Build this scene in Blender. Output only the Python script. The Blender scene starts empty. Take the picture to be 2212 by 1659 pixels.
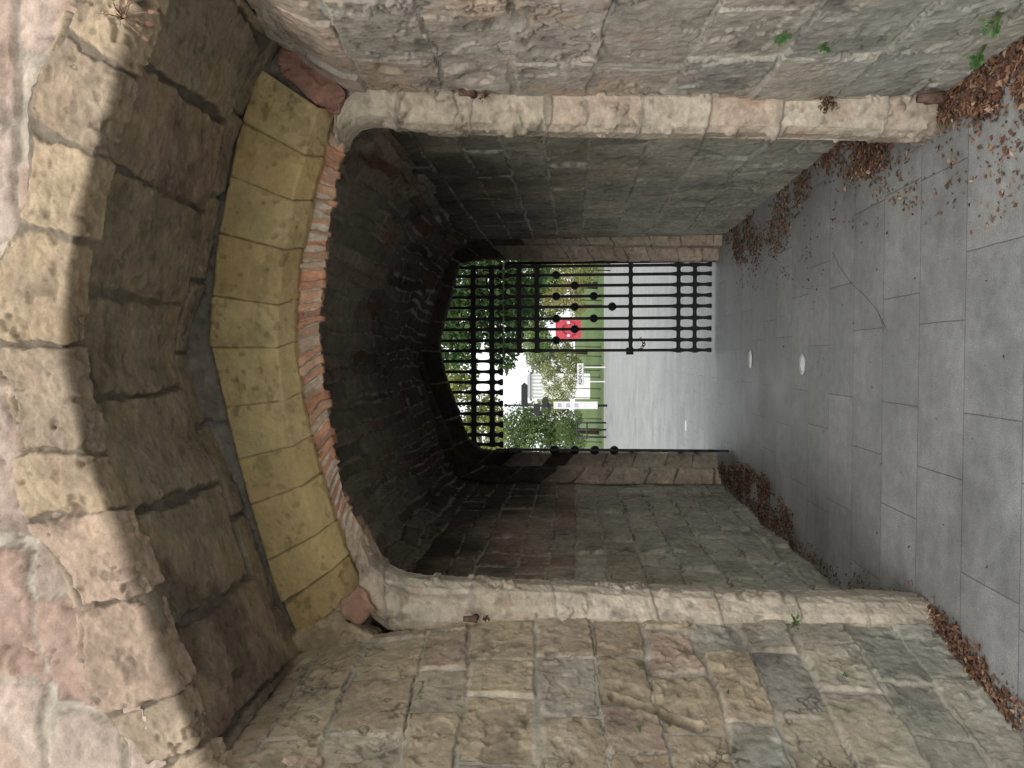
import bpy, bmesh, math, random
import numpy as np
from mathutils import Vector, Matrix, Quaternion
random.seed(5)
SC=bpy.context.scene
COL=SC.collection
# ------------------------------------------------------------------ camera model
F=1661.0; H=1.6
pb=math.atan(133/F); pa=math.atan(57.5/F*math.cos(pb))
fwd=Vector((-math.sin(pa)*math.cos(pb), math.cos(pa)*math.cos(pb), math.sin(pb)))
rgt=Vector((math.cos(pa), math.sin(pa),0))
upv=rgt.cross(fwd)
def ray(px,py):
    u=(1659-py)-829.5; v=px-1106
    return F*fwd+u*rgt-v*upv
def P(px,py,Y):
    d=ray(px,py); k=Y/d.y
    return np.array([d.x*k, Y, H+d.z*k])
def FL(px,py):
    d=ray(px,py); k=-H/d.z
    return np.array([d.x*k,d.y*k,0.0])
def PXp(px,py,X):
    d=ray(px,py); k=X/d.x
    return np.array([X,d.y*k,H+d.z*k])
cam=bpy.data.cameras.new('camera'); co=bpy.data.objects.new('camera',cam); COL.objects.link(co)
cam.sensor_width=36; cam.lens=36*F/2212; cam.clip_end=3000; cam.clip_start=.02
m=Matrix((( -upv.x, rgt.x, -fwd.x),(-upv.y, rgt.y,-fwd.y),(-upv.z, rgt.z,-fwd.z))).to_4x4()
m.translation=Vector((0,0,H)); co.matrix_world=m
SC.camera=co
SC.view_settings.view_transform='Standard'
# ------------------------------------------------------------------ noise
RT=np.random.RandomState(7).rand(32,32,32)
def vn(p):
    i=np.floor(p).astype(int); f=p-i; f=f*f*(3-2*f)
    x0,y0,z0=[i[...,k]%32 for k in range(3)]; x1,y1,z1=(x0+1)%32,(y0+1)%32,(z0+1)%32
    fx,fy,fz=f[...,0],f[...,1],f[...,2]
    a=RT[x0,y0,z0]*(1-fx)+RT[x1,y0,z0]*fx; b=RT[x0,y1,z0]*(1-fx)+RT[x1,y1,z0]*fx
    c=RT[x0,y0,z1]*(1-fx)+RT[x1,y0,z1]*fx; d=RT[x0,y1,z1]*(1-fx)+RT[x1,y1,z1]*fx
    return ((a*(1-fy)+b*fy)*(1-fz)+(c*(1-fy)+d*fy)*fz)*2-1
def fbm(p,o=4,g=.5):
    r=0;a=1.;t=0;q=np.array(p,float)
    for k in range(o):
        r=r+a*vn(q); t+=a; a*=g; q=q*2.03+11.7
    return r/t
def sstep(a,b,x):
    t=np.clip((x-a)/(b-a),0,1); return t*t*(3-2*t)
# ------------------------------------------------------------------ object helpers
def tag(o,label=None,cat=None,group=None,kind=None):
    if label:o['label']=label
    if cat:o['category']=cat
    if group:o['group']=group
    if kind:o['kind']=kind
    return o
def empty(name,loc,label,cat,group=None,rz=0):
    o=bpy.data.objects.new(name,None); COL.objects.link(o); o.location=loc; o.rotation_euler=(0,0,rz)
    o.empty_display_size=.1
    return tag(o,label,cat,group)
def link(name,me,mat,parent=None,local=False):
    o=bpy.data.objects.new(name,me); COL.objects.link(o)
    if mat: me.materials.append(mat)
    if parent:
        o.parent=parent
        if not local:
            o.matrix_parent_inverse=(Matrix.Translation(parent.location)@parent.rotation_euler.to_matrix().to_4x4()).inverted()
    return o
def mesh_np(name,verts,faces,cols=None,smooth=True):
    me=bpy.data.meshes.new(name)
    verts=np.asarray(verts,np.float32).reshape(-1,3); faces=np.asarray(faces,np.int32)
    n,k=faces.shape
    me.vertices.add(len(verts)); me.vertices.foreach_set('co',verts.ravel())
    me.loops.add(n*k); me.loops.foreach_set('vertex_index',faces.ravel())
    me.polygons.add(n); me.polygons.foreach_set('loop_start',np.arange(0,n*k,k,dtype=np.int32))
    me.polygons.foreach_set('loop_total',np.full(n,k,np.int32))
    me.polygons.foreach_set('use_smooth',np.full(n,smooth,bool))
    me.update(calc_edges=True)
    if cols is not None:
        at=me.color_attributes.new('Col','FLOAT_COLOR','POINT')
        c=np.ones((len(verts),4),np.float32); c[:,:3]=np.asarray(cols).reshape(-1,3)
        at.data.foreach_set('color',c.ravel())
    me.validate()
    return me
# ------------------------------------------------------------------ materials
def newmat(name):
    m=bpy.data.materials.new(name); m.use_nodes=True
    nt=m.node_tree; b=nt.nodes['Principled BSDF']; return m,nt,b
def N(nt,t,**k):
    n=nt.nodes.new(t)
    for a,v in k.items(): setattr(n,a,v)
    return n
def stone_mat(name,bump=.55,scale=1.0,rough=.9,lo=.68,hi=1.24):
    m,nt,b=newmat(name); L=nt.links.new
    at=N(nt,'ShaderNodeAttribute',attribute_name='Col')
    tc=N(nt,'ShaderNodeTexCoord')
    n1=N(nt,'ShaderNodeTexNoise'); n1.inputs['Scale'].default_value=130*scale; n1.inputs['Detail'].default_value=8; n1.inputs['Roughness'].default_value=.75
    n2=N(nt,'ShaderNodeTexNoise'); n2.inputs['Scale'].default_value=13*scale; n2.inputs['Detail'].default_value=9; n2.inputs['Roughness'].default_value=.7
    v=N(nt,'ShaderNodeTexVoronoi'); v.inputs['Scale'].default_value=70*scale
    for n in (n1,n2,v): L(tc.outputs['Object'],n.inputs['Vector'])
    ad=N(nt,'ShaderNodeMath',operation='MULTIPLY_ADD'); L(n1.outputs['Fac'],ad.inputs[0]); ad.inputs[1].default_value=.6; L(n2.outputs['Fac'],ad.inputs[2])
    mr=N(nt,'ShaderNodeMapRange'); mr.inputs['From Min'].default_value=.58; mr.inputs['From Max'].default_value=1.02
    mr.inputs['To Min'].default_value=lo; mr.inputs['To Max'].default_value=hi
    L(ad.outputs[0],mr.inputs['Value'])
    mx=N(nt,'ShaderNodeVectorMath',operation='SCALE'); L(at.outputs['Color'],mx.inputs[0]); L(mr.outputs[0],mx.inputs['Scale'])
    L(mx.outputs[0],b.inputs['Base Color']); b.inputs['Roughness'].default_value=rough
    b.inputs['Specular IOR Level'].default_value=.2
    s=N(nt,'ShaderNodeMath',operation='MULTIPLY_ADD'); L(v.outputs['Distance'],s.inputs[0]); s.inputs[1].default_value=.15; L(n1.outputs['Fac'],s.inputs[2])
    s2=N(nt,'ShaderNodeMath',operation='MULTIPLY_ADD'); L(n2.outputs['Fac'],s2.inputs[0]); s2.inputs[1].default_value=.5; L(s.outputs[0],s2.inputs[2])
    bp=N(nt,'ShaderNodeBump'); bp.inputs['Strength'].default_value=bump; bp.inputs['Distance'].default_value=.008
    L(s2.outputs[0],bp.inputs['Height']); L(bp.outputs[0],b.inputs['Normal'])
    return m
M_stone=stone_mat('weathered_stone')
M_brick=stone_mat('old_brick',.5,1.2)
M_ash=stone_mat('dressed_stone',.5,1.0,.9,.80,1.15)
def flat_mat(name,c,rough=.6,metal=0,bump=0,scale=40,var=.25,spec=.4):
    m,nt,b=newmat(name); L=nt.links.new
    tc=N(nt,'ShaderNodeTexCoord'); n1=N(nt,'ShaderNodeTexNoise'); n1.inputs['Scale'].default_value=scale; n1.inputs['Detail'].default_value=6
    L(tc.outputs['Object'],n1.inputs['Vector'])
    mr=N(nt,'ShaderNodeMapRange'); mr.inputs['From Min'].default_value=.3; mr.inputs['From Max'].default_value=.7
    mr.inputs['To Min'].default_value=1-var; mr.inputs['To Max'].default_value=1+var; L(n1.outputs['Fac'],mr.inputs['Value'])
    mx=N(nt,'ShaderNodeVectorMath',operation='SCALE'); mx.inputs[0].default_value=c; L(mr.outputs[0],mx.inputs['Scale'])
    L(mx.outputs[0],b.inputs['Base Color']); b.inputs['Roughness'].default_value=rough; b.inputs['Metallic'].default_value=metal
    b.inputs['Specular IOR Level'].default_value=spec
    if bump:
        bp=N(nt,'ShaderNodeBump'); bp.inputs['Strength'].default_value=bump; bp.inputs['Distance'].default_value=.005
        L(n1.outputs['Fac'],bp.inputs['Height']); L(bp.outputs[0],b.inputs['Normal'])
    return m
M_iron=flat_mat('black_iron',(.018,.018,.02),.5,0,.4,60,.4,.4)
M_rust=flat_mat('rusty_iron',(.13,.08,.06),.85,0,.8,50,.5,.2)
M_steel=flat_mat('steel_rim',(.55,.55,.53),.35,.6,.1)
M_lens=flat_mat('white_lens',(.85,.86,.84),.25,0,0,20,.05)
M_white=flat_mat('white_paint',(.78,.78,.77),.5,0,0,10,.06)
M_blackp=flat_mat('black_paint',(.022,.022,.025),.4)
M_red=flat_mat('red_plastic',(.50,.05,.075),.5,0,0,10,.2)
M_bark=flat_mat('bark',(.07,.05,.035),.95,0,.8,30,.4,.1)
M_twig=flat_mat('dry_twig',(.17,.14,.115),.9,0,.4,50,.3,.1)
M_sprig=flat_mat('dry_stem',(.30,.20,.15),.9,0,.4,50,.3,.1)
M_blue=flat_mat('violet_print',(.48,.46,.60),.5)
M_core=flat_mat('masonry_core',(.2,.16,.12),.95,0,.6,8,.3,.1)
M_glass=flat_mat('dark_pane',(.45,.48,.5),.3)
M_slate=flat_mat('slate_roof',(.3,.31,.33),.7)
def leaf_mat(name,trans=True,rough=.55):
    m,nt,b=newmat(name); L=nt.links.new
    at=N(nt,'ShaderNodeAttribute',attribute_name='Col')
    L(at.outputs['Color'],b.inputs['Base Color']); b.inputs['Roughness'].default_value=rough; b.inputs['Specular IOR Level'].default_value=.25
    if trans:
        t=N(nt,'ShaderNodeBsdfTranslucent'); L(at.outputs['Color'],t.inputs['Color'])
        ms=N(nt,'ShaderNodeMixShader'); ms.inputs[0].default_value=.4
        L(b.outputs[0],ms.inputs[1]); L(t.outputs[0],ms.inputs[2]); L(ms.outputs[0],nt.nodes['Material Output'].inputs['Surface'])
    return m
M_leaf=leaf_mat('green_leaf'); M_dead=leaf_mat('dead_leaf',False,.8)
def paving_mat():
    m,nt,b=newmat('grey_paving'); L=nt.links.new
    tc=N(nt,'ShaderNodeTexCoord')
    mp=N(nt,'ShaderNodeMapping'); mp.inputs['Location'].default_value=(.23,.06,0)
    L(tc.outputs['Object'],mp.inputs['Vector'])
    wn=N(nt,'ShaderNodeTexNoise'); wn.inputs['Scale'].default_value=5; L(tc.outputs['Object'],wn.inputs['Vector'])
    wv=N(nt,'ShaderNodeVectorMath',operation='SCALE'); wv.inputs['Scale'].default_value=.006; L(wn.outputs['Color'],wv.inputs[0])
    wa=N(nt,'ShaderNodeVectorMath',operation='ADD'); L(mp.outputs[0],wa.inputs[0]); L(wv.outputs[0],wa.inputs[1])
    br=N(nt,'ShaderNodeTexBrick'); br.inputs['Scale'].default_value=1; br.inputs['Brick Width'].default_value=.66; br.inputs['Row Height'].default_value=.42
    br.inputs['Mortar Size'].default_value=.0032; br.inputs['Mortar Smooth'].default_value=.4; br.offset=.42; br.squash=.8; br.squash_frequency=3
    br.inputs['Color1'].default_value=(.268,.273,.262,1); br.inputs['Color2'].default_value=(.322,.326,.312,1); br.inputs['Mortar'].default_value=(.155,.153,.143,1)
    L(wa.outputs[0],br.inputs['Vector'])
    n1=N(nt,'ShaderNodeTexNoise'); n1.inputs['Scale'].default_value=1.4; n1.inputs['Detail'].default_value=8; n1.inputs['Roughness'].default_value=.7
    n2=N(nt,'ShaderNodeTexNoise'); n2.inputs['Scale'].default_value=140; n2.inputs['Detail'].default_value=4
    n3=N(nt,'ShaderNodeTexNoise'); n3.inputs['Scale'].default_value=14; n3.inputs['Detail'].default_value=7; n3.inputs['Roughness'].default_value=.65
    for n in (n1,n2,n3): L(tc.outputs['Object'],n.inputs['Vector'])
    r1=N(nt,'ShaderNodeMapRange'); r1.inputs['From Min'].default_value=.34; r1.inputs['From Max'].default_value=.6; r1.inputs['To Min'].default_value=.66; r1.inputs['To Max'].default_value=1.08; L(n1.outputs['Fac'],r1.inputs['Value'])
    r2=N(nt,'ShaderNodeMapRange'); r2.inputs['From Min'].default_value=.3; r2.inputs['From Max'].default_value=.7; r2.inputs['To Min'].default_value=.76; r2.inputs['To Max'].default_value=1.2; L(n2.outputs['Fac'],r2.inputs['Value'])
    r3=N(nt,'ShaderNodeMapRange'); r3.inputs['From Min'].default_value=.3; r3.inputs['From Max'].default_value=.7; r3.inputs['To Min'].default_value=.80; r3.inputs['To Max'].default_value=1.12; L(n3.outputs['Fac'],r3.inputs['Value'])
    ma=N(nt,'ShaderNodeMath',operation='MULTIPLY'); L(r1.outputs[0],ma.inputs[0]); L(r2.outputs[0],ma.inputs[1])
    mb=N(nt,'ShaderNodeMath',operation='MULTIPLY'); L(ma.outputs[0],mb.inputs[0]); L(r3.outputs[0],mb.inputs[1])
    sc=N(nt,'ShaderNodeVectorMath',operation='SCALE'); L(br.outputs['Color'],sc.inputs[0]); L(mb.outputs[0],sc.inputs['Scale'])
    L(sc.outputs[0],b.inputs['Base Color'])
    rr=N(nt,'ShaderNodeMapRange'); rr.inputs['From Min'].default_value=.3; rr.inputs['From Max'].default_value=.7; rr.inputs['To Min'].default_value=.40; rr.inputs['To Max'].default_value=.70; L(n1.outputs['Fac'],rr.inputs['Value'])
    L(rr.outputs[0],b.inputs['Roughness']); b.inputs['Specular IOR Level'].default_value=.42
    hh=N(nt,'ShaderNodeMath',operation='MULTIPLY_ADD'); L(br.outputs['Fac'],hh.inputs[0]); hh.inputs[1].default_value=-.8
    h2=N(nt,'ShaderNodeMath',operation='MULTIPLY_ADD'); L(n2.outputs['Fac'],h2.inputs[0]); h2.inputs[1].default_value=.4; L(n3.outputs['Fac'],h2.inputs[2])
    L(h2.outputs[0],hh.inputs[2])
    bp=N(nt,'ShaderNodeBump'); bp.inputs['Strength'].default_value=.45; bp.inputs['Distance'].default_value=.006
    L(hh.outputs[0],bp.inputs['Height']); L(bp.outputs[0],b.inputs['Normal'])
    return m
# ------------------------------------------------------------------ masonry engine
def resample(pl,n,smooth=0):
    pl=np.asarray(pl,float); d=np.r_[0,np.cumsum(np.linalg.norm(np.diff(pl,axis=0),axis=1))]
    t=np.linspace(0,d[-1],n); r=np.stack([np.interp(t,d,pl[:,k]) for k in range(3)],1)
    for _ in range(smooth):
        r[1:-1]=.25*r[:-2]+.5*r[1:-1]+.25*r[2:]
    return r
def loft(lines,res,smooth=0,rs=None):
    L0=max(np.linalg.norm(np.diff(np.asarray(l),axis=0),axis=1).sum() for l in lines)
    nt=max(3,int(L0/res)+1)
    R=np.stack([resample(l,nt,smooth) for l in lines],1)
    seg=np.linalg.norm(np.diff(R,axis=1),axis=2).mean(0); cum=np.r_[0,np.cumsum(seg)]
    rs=rs or res
    sv=np.unique(np.concatenate([np.linspace(cum[k],cum[k+1],max(2,int(seg[k]/rs)+2)) for k in range(len(seg))]))
    pos=np.zeros((nt,len(sv),3))
    for k in range(3):
        for j in range(len(sv)):
            q=min(np.searchsorted(cum,sv[j],side='right')-1,len(seg)-1); f=(sv[j]-cum[q])/max(seg[q],1e-9)
            pos[:,j,k]=R[:,q,k]*(1-f)+R[:,q+1,k]*f
    tv=np.r_[0,np.cumsum(np.linalg.norm(np.diff(R.mean(1),axis=0),axis=1))]
    S,T=np.meshgrid(sv,tv)
    return pos,S,T
class Rows:
    def __init__(s,b,hs,a,ws,seed,bounds=None):
        r=random.Random(seed)
        if bounds is None:
            bounds=[b[0]-r.uniform(0,hs[0])]
            while bounds[-1]<b[1]: bounds.append(bounds[-1]+r.uniform(*hs))
        s.bb=np.array(bounds); s.rows=[]
        for k in range(len(s.bb)-1):
            x=[a[0]-r.uniform(.0,ws[1])]
            while x[-1]<a[1]: x.append(x[-1]+r.uniform(*ws))
            s.rows.append(np.array(x))
    def __call__(s,A,B):
        sh=A.shape; A=A.ravel(); B=B.ravel()
        ri=np.clip(np.searchsorted(s.bb,B)-1,0,len(s.bb)-2)
        db=np.minimum(B-s.bb[ri],s.bb[ri+1]-B)
        ids=np.zeros(len(A),int); da=np.zeros(len(A))
        base=0
        for k,x in enumerate(s.rows):
            mk=ri==k
            if mk.any():
                a=A[mk]; j=np.clip(np.searchsorted(x,a)-1,0,len(x)-2)
                da[mk]=np.minimum(a-x[j],x[j+1]-a); ids[mk]=base+j
            base+=len(x)
        return ids.reshape(sh),da.reshape(sh),db.reshape(sh)
def masonry(name,parent,pos,A,B,lay,pal,mortar,toward,mat=None,depth=.011,bevel=(.002,.009),rough=.004,warp=.010,wscale=4.,offs=.006,tilt=.04,
            seed=1,corner=.018,post=None,mask=None,mott=.34,dents=(),edge=.004,sat=.95,lam=0.,pit=.004,crack=0.,chipd=1.,dirt=.35):
    rs=np.random.RandomState(seed)
    q=pos+seed*3.17
    gA=np.gradient(pos,axis=0); gB=np.gradient(pos,axis=1)
    nr=np.cross(gA,gB); nr/=np.maximum(np.linalg.norm(nr,axis=2,keepdims=True),1e-9)
    fl=((np.array(toward)-pos)*nr).sum(2).mean()<0
    if fl: nr=-nr
    w1=fbm(q*wscale,4)*warp*2; w2=fbm(q*wscale+57.3,4)*warp*2
    ids,da,db=lay(A+w1,B+w2)
    e=np.where((da<corner)&(db<corner),corner-np.hypot(corner-da,corner-db),np.minimum(da,db))
    ero=sstep(0.,.45,fbm(q*3.1+21,3))
    e=e+fbm(q*26,3)*edge*2-ero*edge*2.2
    mm=sstep(bevel[0],bevel[1]*(1+.6*ero),e)
    n=ids.max()+1; cnt=np.maximum(np.bincount(ids.ravel(),minlength=n),1)
    cen=np.stack([np.bincount(ids.ravel(),pos[...,k].ravel(),n)/cnt for k in range(3)],1)
    off=rs.uniform(-1,1,n)*offs; tl=rs.uniform(-1,1,(n,3))*tilt
    cols=np.array([pal(rs,cen[i]) for i in range(n)])
    h=mm*(depth+off[ids]+((pos-cen[ids])*tl[ids]).sum(2))
    f1=fbm(q*7,5,.55); f2=fbm(q*42,3,.6)
    h=h+rough*(f1*.6+f2*.9)*(0.45+.55*mm)
    chip=sstep(.19,.235,fbm(q*5+90,5,.6))
    h=h-chip*mm*rough*.8*chipd
    pits=sstep(.30,.5,fbm(q*24+33,2))*mm
    h=h-pits*pit
    ck=0
    if crack:
        ck=sstep(.016,.003,np.abs(fbm(q*1.9+5,6,.6)))*sstep(.0,.2,fbm(q*1.3+55,2)); h=h-ck*crack
    if lam: h=h+lam*fbm(q*np.array([6,6,38]),4,.6)
    for (c,r,d) in dents:
        dist=np.linalg.norm((pos-np.array(c)),axis=2)*(1+.8*fbm(q*9+3,4,.6))
        h=h-d*sstep(1.1,.6,dist/r)
    h=np.maximum(h,-.085)
    pos2=pos+nr*h[...,None]
    c=cols[ids]*(1+mott*f1+mott*.55*f2-.10*chip-.25*pits)[...,None]
    g=c.mean(-1,keepdims=True); c=g+(c-g)*sat
    if post is not None: c=post(pos,c,q)
    mc=np.array(mortar)*(1+.3*f2+.25*f1)[...,None]
    if post is not None and name in('stone_wall','passage_wall'): mc=.5*mc+.5*post(pos,mc,q)
    c=mc*(1-mm[...,None])+c*mm[...,None]
    ar=sstep(.0,.35,mm)*sstep(1.,.55,mm)*sstep(-.25,.2,fbm(q*3+71,3))
    c=c*(1-dirt*ar-.5*ck)[...,None]
    c=np.clip(c,.005,.8)
    nt,ns=A.shape
    idx=np.arange(nt*ns).reshape(nt,ns)
    fc=np.stack([idx[:-1,:-1],idx[1:,:-1],idx[1:,1:],idx[:-1,1:]],-1).reshape(-1,4)
    if fl: fc=fc[:,::-1]
    if mask is not None:
        ctr=pos2.reshape(-1,3)[fc].mean(1); fc=fc[~mask(ctr)]
    me=mesh_np(name,pos2,fc,c)
    return link(name,me,mat or M_stone,parent)
def choose(*opts,v=(.84,1.14)):
    w=np.array([o[0] for o in opts],float); w/=w.sum()
    def f(rs,c=None):
        k=rs.choice(len(opts),p=w); return np.array(opts[k][1])*rs.uniform(*v)
    return f
GREY=(.37,.345,.29); GG=(.31,.295,.23); PALE=(.52,.45,.36)
def inpoly(pts,poly):
    x,z=pts[:,0],pts[:,2]; r=np.zeros(len(x),bool); n=len(poly)
    for i in range(n):
        x1,z1=poly[i]; x2,z2=poly[(i+1)%n]
        if z1==z2: continue
        r^=((z1>z)!=(z2>z))&(x<(x2-x1)*(z-z1)/(z2-z1)+x1)
    return r
def fbox(bm,x0,x1,y0,y1,z0,z1):
    vs=[bm.verts.new((x,y,z)) for x in (x0,x1) for y in (y0,y1) for z in (z0,z1)]
    for f in ((0,1,3,2),(4,6,7,5),(0,4,5,1),(2,3,7,6),(0,2,6,4),(1,5,7,3)): bm.faces.new([vs[i] for i in f])
def bm_obj(name,bm,mat,parent=None,smooth=False,local=False,bev=0):
    bmesh.ops.recalc_face_normals(bm,faces=bm.faces)
    if bev: bmesh.ops.bevel(bm,geom=list(bm.edges),offset=bev,segments=2,affect='EDGES',profile=.5)
    me=bpy.data.meshes.new(name); bm.to_mesh(me); bm.free()
    if smooth: me.polygons.foreach_set('use_smooth',np.ones(len(me.polygons),bool))
    return link(name,me,mat,parent,local)
def box(name,x0,x1,y0,y1,z0,z1,mat,parent=None,bev=0):
    bm=bmesh.new(); fbox(bm,x0,x1,y0,y1,z0,z1); return bm_obj(name,bm,mat,parent,bev=bev)
def tube_bm(bm,pts,rad,seg=8):
    pts=[Vector(p) for p in pts]; rings=[]
    for i,p in enumerate(pts):
        d=(pts[min(i+1,len(pts)-1)]-pts[max(i-1,0)]).normalized()
        a=d.orthogonal().normalized(); b=d.cross(a); r=rad[i] if hasattr(rad,'__len__') else rad
        if rings:
            a=(a0-d*a0.dot(d)).normalized(); b=d.cross(a)
        a0=a
        rings.append([bm.verts.new(p+(a*math.cos(t)+b*math.sin(t))*r) for t in [2*math.pi*k/seg for k in range(seg)]])
    for r0,r1 in zip(rings,rings[1:]):
        for k in range(seg): bm.faces.new((r0[k],r0[(k+1)%seg],r1[(k+1)%seg],r1[k]))
    bm.faces.new(rings[0][::-1]); bm.faces.new(rings[-1])
def tube(name,pts,rad,mat,parent=None,seg=8):
    bm=bmesh.new(); tube_bm(bm,pts,rad,seg); return bm_obj(name,bm,mat,parent,True)

# ================================================================== SETTING
bm=bmesh.new()
vs=[bm.verts.new(p) for p in ((-40,-25,0),(40,-25,0),(40,41,0),(-40,41,0))]; bm.faces.new(vs)
o=bm_obj('pavement',bm,paving_mat()); tag(o,kind='structure',label='grey flagstone paving running through the passage',cat='pavement')
bm=bmesh.new(); vs=[bm.verts.new(p) for p in ((-900,-900,-.006),(900,-900,-.006),(900,900,-.006),(-900,900,-.006))]; bm.faces.new(vs)
o=bm_obj('ground',bm,flat_mat('grass',(.10,.15,.05),.9,0,.6,3,.4,.1)); tag(o,kind='structure',label='green grass beyond the paving',cat='ground')

# ================================================================== OUTER ARCH
D=.14
Y0=2.45; Y1=3.36+D; YB_=3.38+D
front_px=[(450,1670),(395,1530),(340,1400),(270,1200),(190,985),(155,850),(138,760),(150,600),(178,420),(222,290),(268,100),(300,0),(345,-95),(400,-165)]
arch_front=np.array([P(a,b,Y0) for a,b in front_px])
back_px=[(640,1420),(560,1225),(500,1050),(440,930),(395,790),(405,700),(430,630),(460,480),(492,300),(545,185),(600,95)]
arch_back=np.array([P(a,b,Y1) for a,b in back_px])
outer=empty('outer_archway',(0,Y0,0),'large weathered sandstone archway nearest the viewer, with dark blocky underside','archway')
qa=FL(2212,1600); qb=FL(2004,1342)
XL=float(qb[0]+(qa[0]-qb[0])*(Y0-qb[1])/(qa[1]-qb[1]))-.03
XR=1.36
outline=np.vstack([[[XL,Y0,-.02]],[[(XL+arch_front[0,0])/2,Y0,1.6]],arch_front,[[1.37,Y0,1.8]],[[XR,Y0,-.02]]])
n=420; ol=resample(outline,n,3)
tg=np.gradient(ol,axis=0); nx=np.stack([-tg[:,2],0*tg[:,0],tg[:,0]],1); nx/=np.linalg.norm(nx,axis=1,keepdims=True)
def offset(line,d,dy=0):
    return line+nx*d+np.array([0,dy,0])
ring_lines=[offset(ol,.0,.10),offset(ol,0.002,.0),offset(ol,.006,-.008),offset(ol,.225+0.045*np.sin(np.arange(n)*.21)[:,None],-.010),offset(ol,.27,.05)]
pos,S,T=loft(ring_lines,.006)
def stain_face(pos,c,q):
    k=sstep(.0,.3,fbm(q*2.2+4,5,.6))[...,None]; c=c*(1-.6*k)+np.array((.54,.44,.365))*.6*k
    k=sstep(.1,.3,fbm(q*3.3+44,5,.6))[...,None]*.5; c=c*(1-k)+np.array((.43,.28,.205))*k
    k=sstep(.15,.35,fbm(q*4.3+144,5,.6))[...,None]*.3; return c*(1-k)
def ring_post(pos,c,q):
    k=sstep(-.05,.4,fbm(q*4+14,5,.6))[...,None]*.4; c=c*(1-k)+np.array((.44,.32,.21))*k
    k=sstep(.08,.3,fbm(q*3+140,5,.6))[...,None]*.4; return c*(1-k)+np.array((.30,.235,.17))*k
masonry('voussoir_ring',outer,pos,T,S,Rows((0,.5),(.6,.7),(0,12),(.20,.38),11,bounds=[-.3,.36,.8]),choose((3,(.44,.335,.22)),(2,(.41,.315,.215)),(1,(.44,.32,.235)),(1,(.37,.285,.20))),(.22,.18,.135),(0,0,2.5),depth=.020,bevel=(.002,.013),rough=.009,warp=.028,seed=4,corner=.022,offs=.009,tilt=.06,post=ring_post,edge=.009,pit=.006,chipd=2.)
x=np.arange(-2.6,2.6,.012); z=np.arange(0,4.5,.012)
XX,ZZ=np.meshgrid(x,z); pos=np.stack([XX,np.full_like(XX,Y0+.006),ZZ],-1)
poly=[tuple(v) for v in offset(ol,.12)[:,[0,2]]]
masonry('wall_face',outer,pos,XX,ZZ,Rows((0,4.6),(.22,.36),(-2.7,2.7),(.3,.6),21),choose((4,(.48,.365,.295)),(2,(.52,.41,.33)),(1,PALE),(1,(.44,.30,.23))),(.44,.38,.31),(0,0,3),depth=.014,rough=.011,warp=.05,wscale=2.5,corner=.03,bevel=(.0,.015),seed=6,mask=lambda c:inpoly(c,poly),post=stain_face,edge=.009,crack=.008,chipd=2.4,sat=.92,pit=.006)
fr=arch_front.copy(); bk=arch_back.copy(); bk2=bk.copy(); bk2[:,1]+=.06; bk2[:,2]+=.02
fr0=fr.copy(); fr0[:,2]+=.06; fr0[:,1]+=.03; fr1=fr.copy(); fr1[:,1]+=.03; fr1[:,2]+=.016
pos,S,T=loft([fr0,fr1,bk,bk2],.006,2)
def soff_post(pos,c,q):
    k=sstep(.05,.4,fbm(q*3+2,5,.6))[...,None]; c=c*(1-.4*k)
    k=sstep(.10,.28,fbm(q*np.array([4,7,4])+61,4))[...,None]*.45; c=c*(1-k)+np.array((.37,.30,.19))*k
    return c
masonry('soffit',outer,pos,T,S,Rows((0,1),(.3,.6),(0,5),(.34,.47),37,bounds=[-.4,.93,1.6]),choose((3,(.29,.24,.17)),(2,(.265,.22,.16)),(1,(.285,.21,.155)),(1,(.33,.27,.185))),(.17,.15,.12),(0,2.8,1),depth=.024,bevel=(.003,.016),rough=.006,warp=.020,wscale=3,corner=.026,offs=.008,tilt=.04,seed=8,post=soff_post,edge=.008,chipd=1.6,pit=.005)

# ================================================================== SIDE WALLS
def damp_z(z1):
    def damp(pos,c,q):
        k=(sstep(z1,.05,pos[...,2]+.45*fbm(q*2.5,3))*.65)[...,None]
        g=c.mean(-1,keepdims=True)*np.array((1.03,1.02,.84))
        c=c*(1-k)+g*k
        l=sstep(.14,.32,fbm(q*4+31,5,.6))[...,None]*sstep(2.4,.6,pos[...,2])[...,None]
        c=c*(1-.5*l)+np.array((.47,.455,.40))*.5*l
        d=sstep(.2,.4,fbm(q*5+131,5,.6))[...,None]
        return c*(1-.3*d)
    return damp
damp=damp_z(1.0)
def right_post(pos,c,q):
    k=sstep(-.02,.10,fbm(q*1.6+3,5,.6)+ .25*sstep(.8,1.7,pos[...,2])-.12)[...,None]*.75
    c=c*(1-k)+np.array((.47,.405,.34))*(1+.35*fbm(q*13,4))[...,None]*k
    r=sstep(.08,.16,fbm(q*1.9+77,5,.6))[...,None]*.65
    c=c*(1-r)+np.array((.49,.36,.255))*(1+.3*fbm(q*10,4))[...,None]*r
    return damp(pos,c,q)
def left_post(pos,c,q):
    r=sstep(.0,.3,fbm(q*2.9+77,5,.6))[...,None]*.35
    c=c*(1-r)+np.array((.48,.395,.28))*r
    r=sstep(.1,.25,fbm(q*4.1+177,5,.6))[...,None]*.3
    c=c*(1-r)+np.array((.37,.315,.235))*r
    r=sstep(.12,.24,fbm(q*2.1+277,5,.6))[...,None]*.4
    c=c*(1-r)+np.array((.46,.34,.265))*r
    return damp(pos,c,q)
def wall_pal(up,lo,zc=1.1,v=(.86,1.12)):
    a=choose(*up,v=v); b=choose(*lo,v=v)
    def f(rs,c): return a(rs) if c[2]+rs.uniform(-.3,.3)>zc else b(rs)
    return f
rj=[(2040,213),(1700,211),(1200,205),(900,200),(760,190),(700,160),(650,125),(600,95)]
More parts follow.
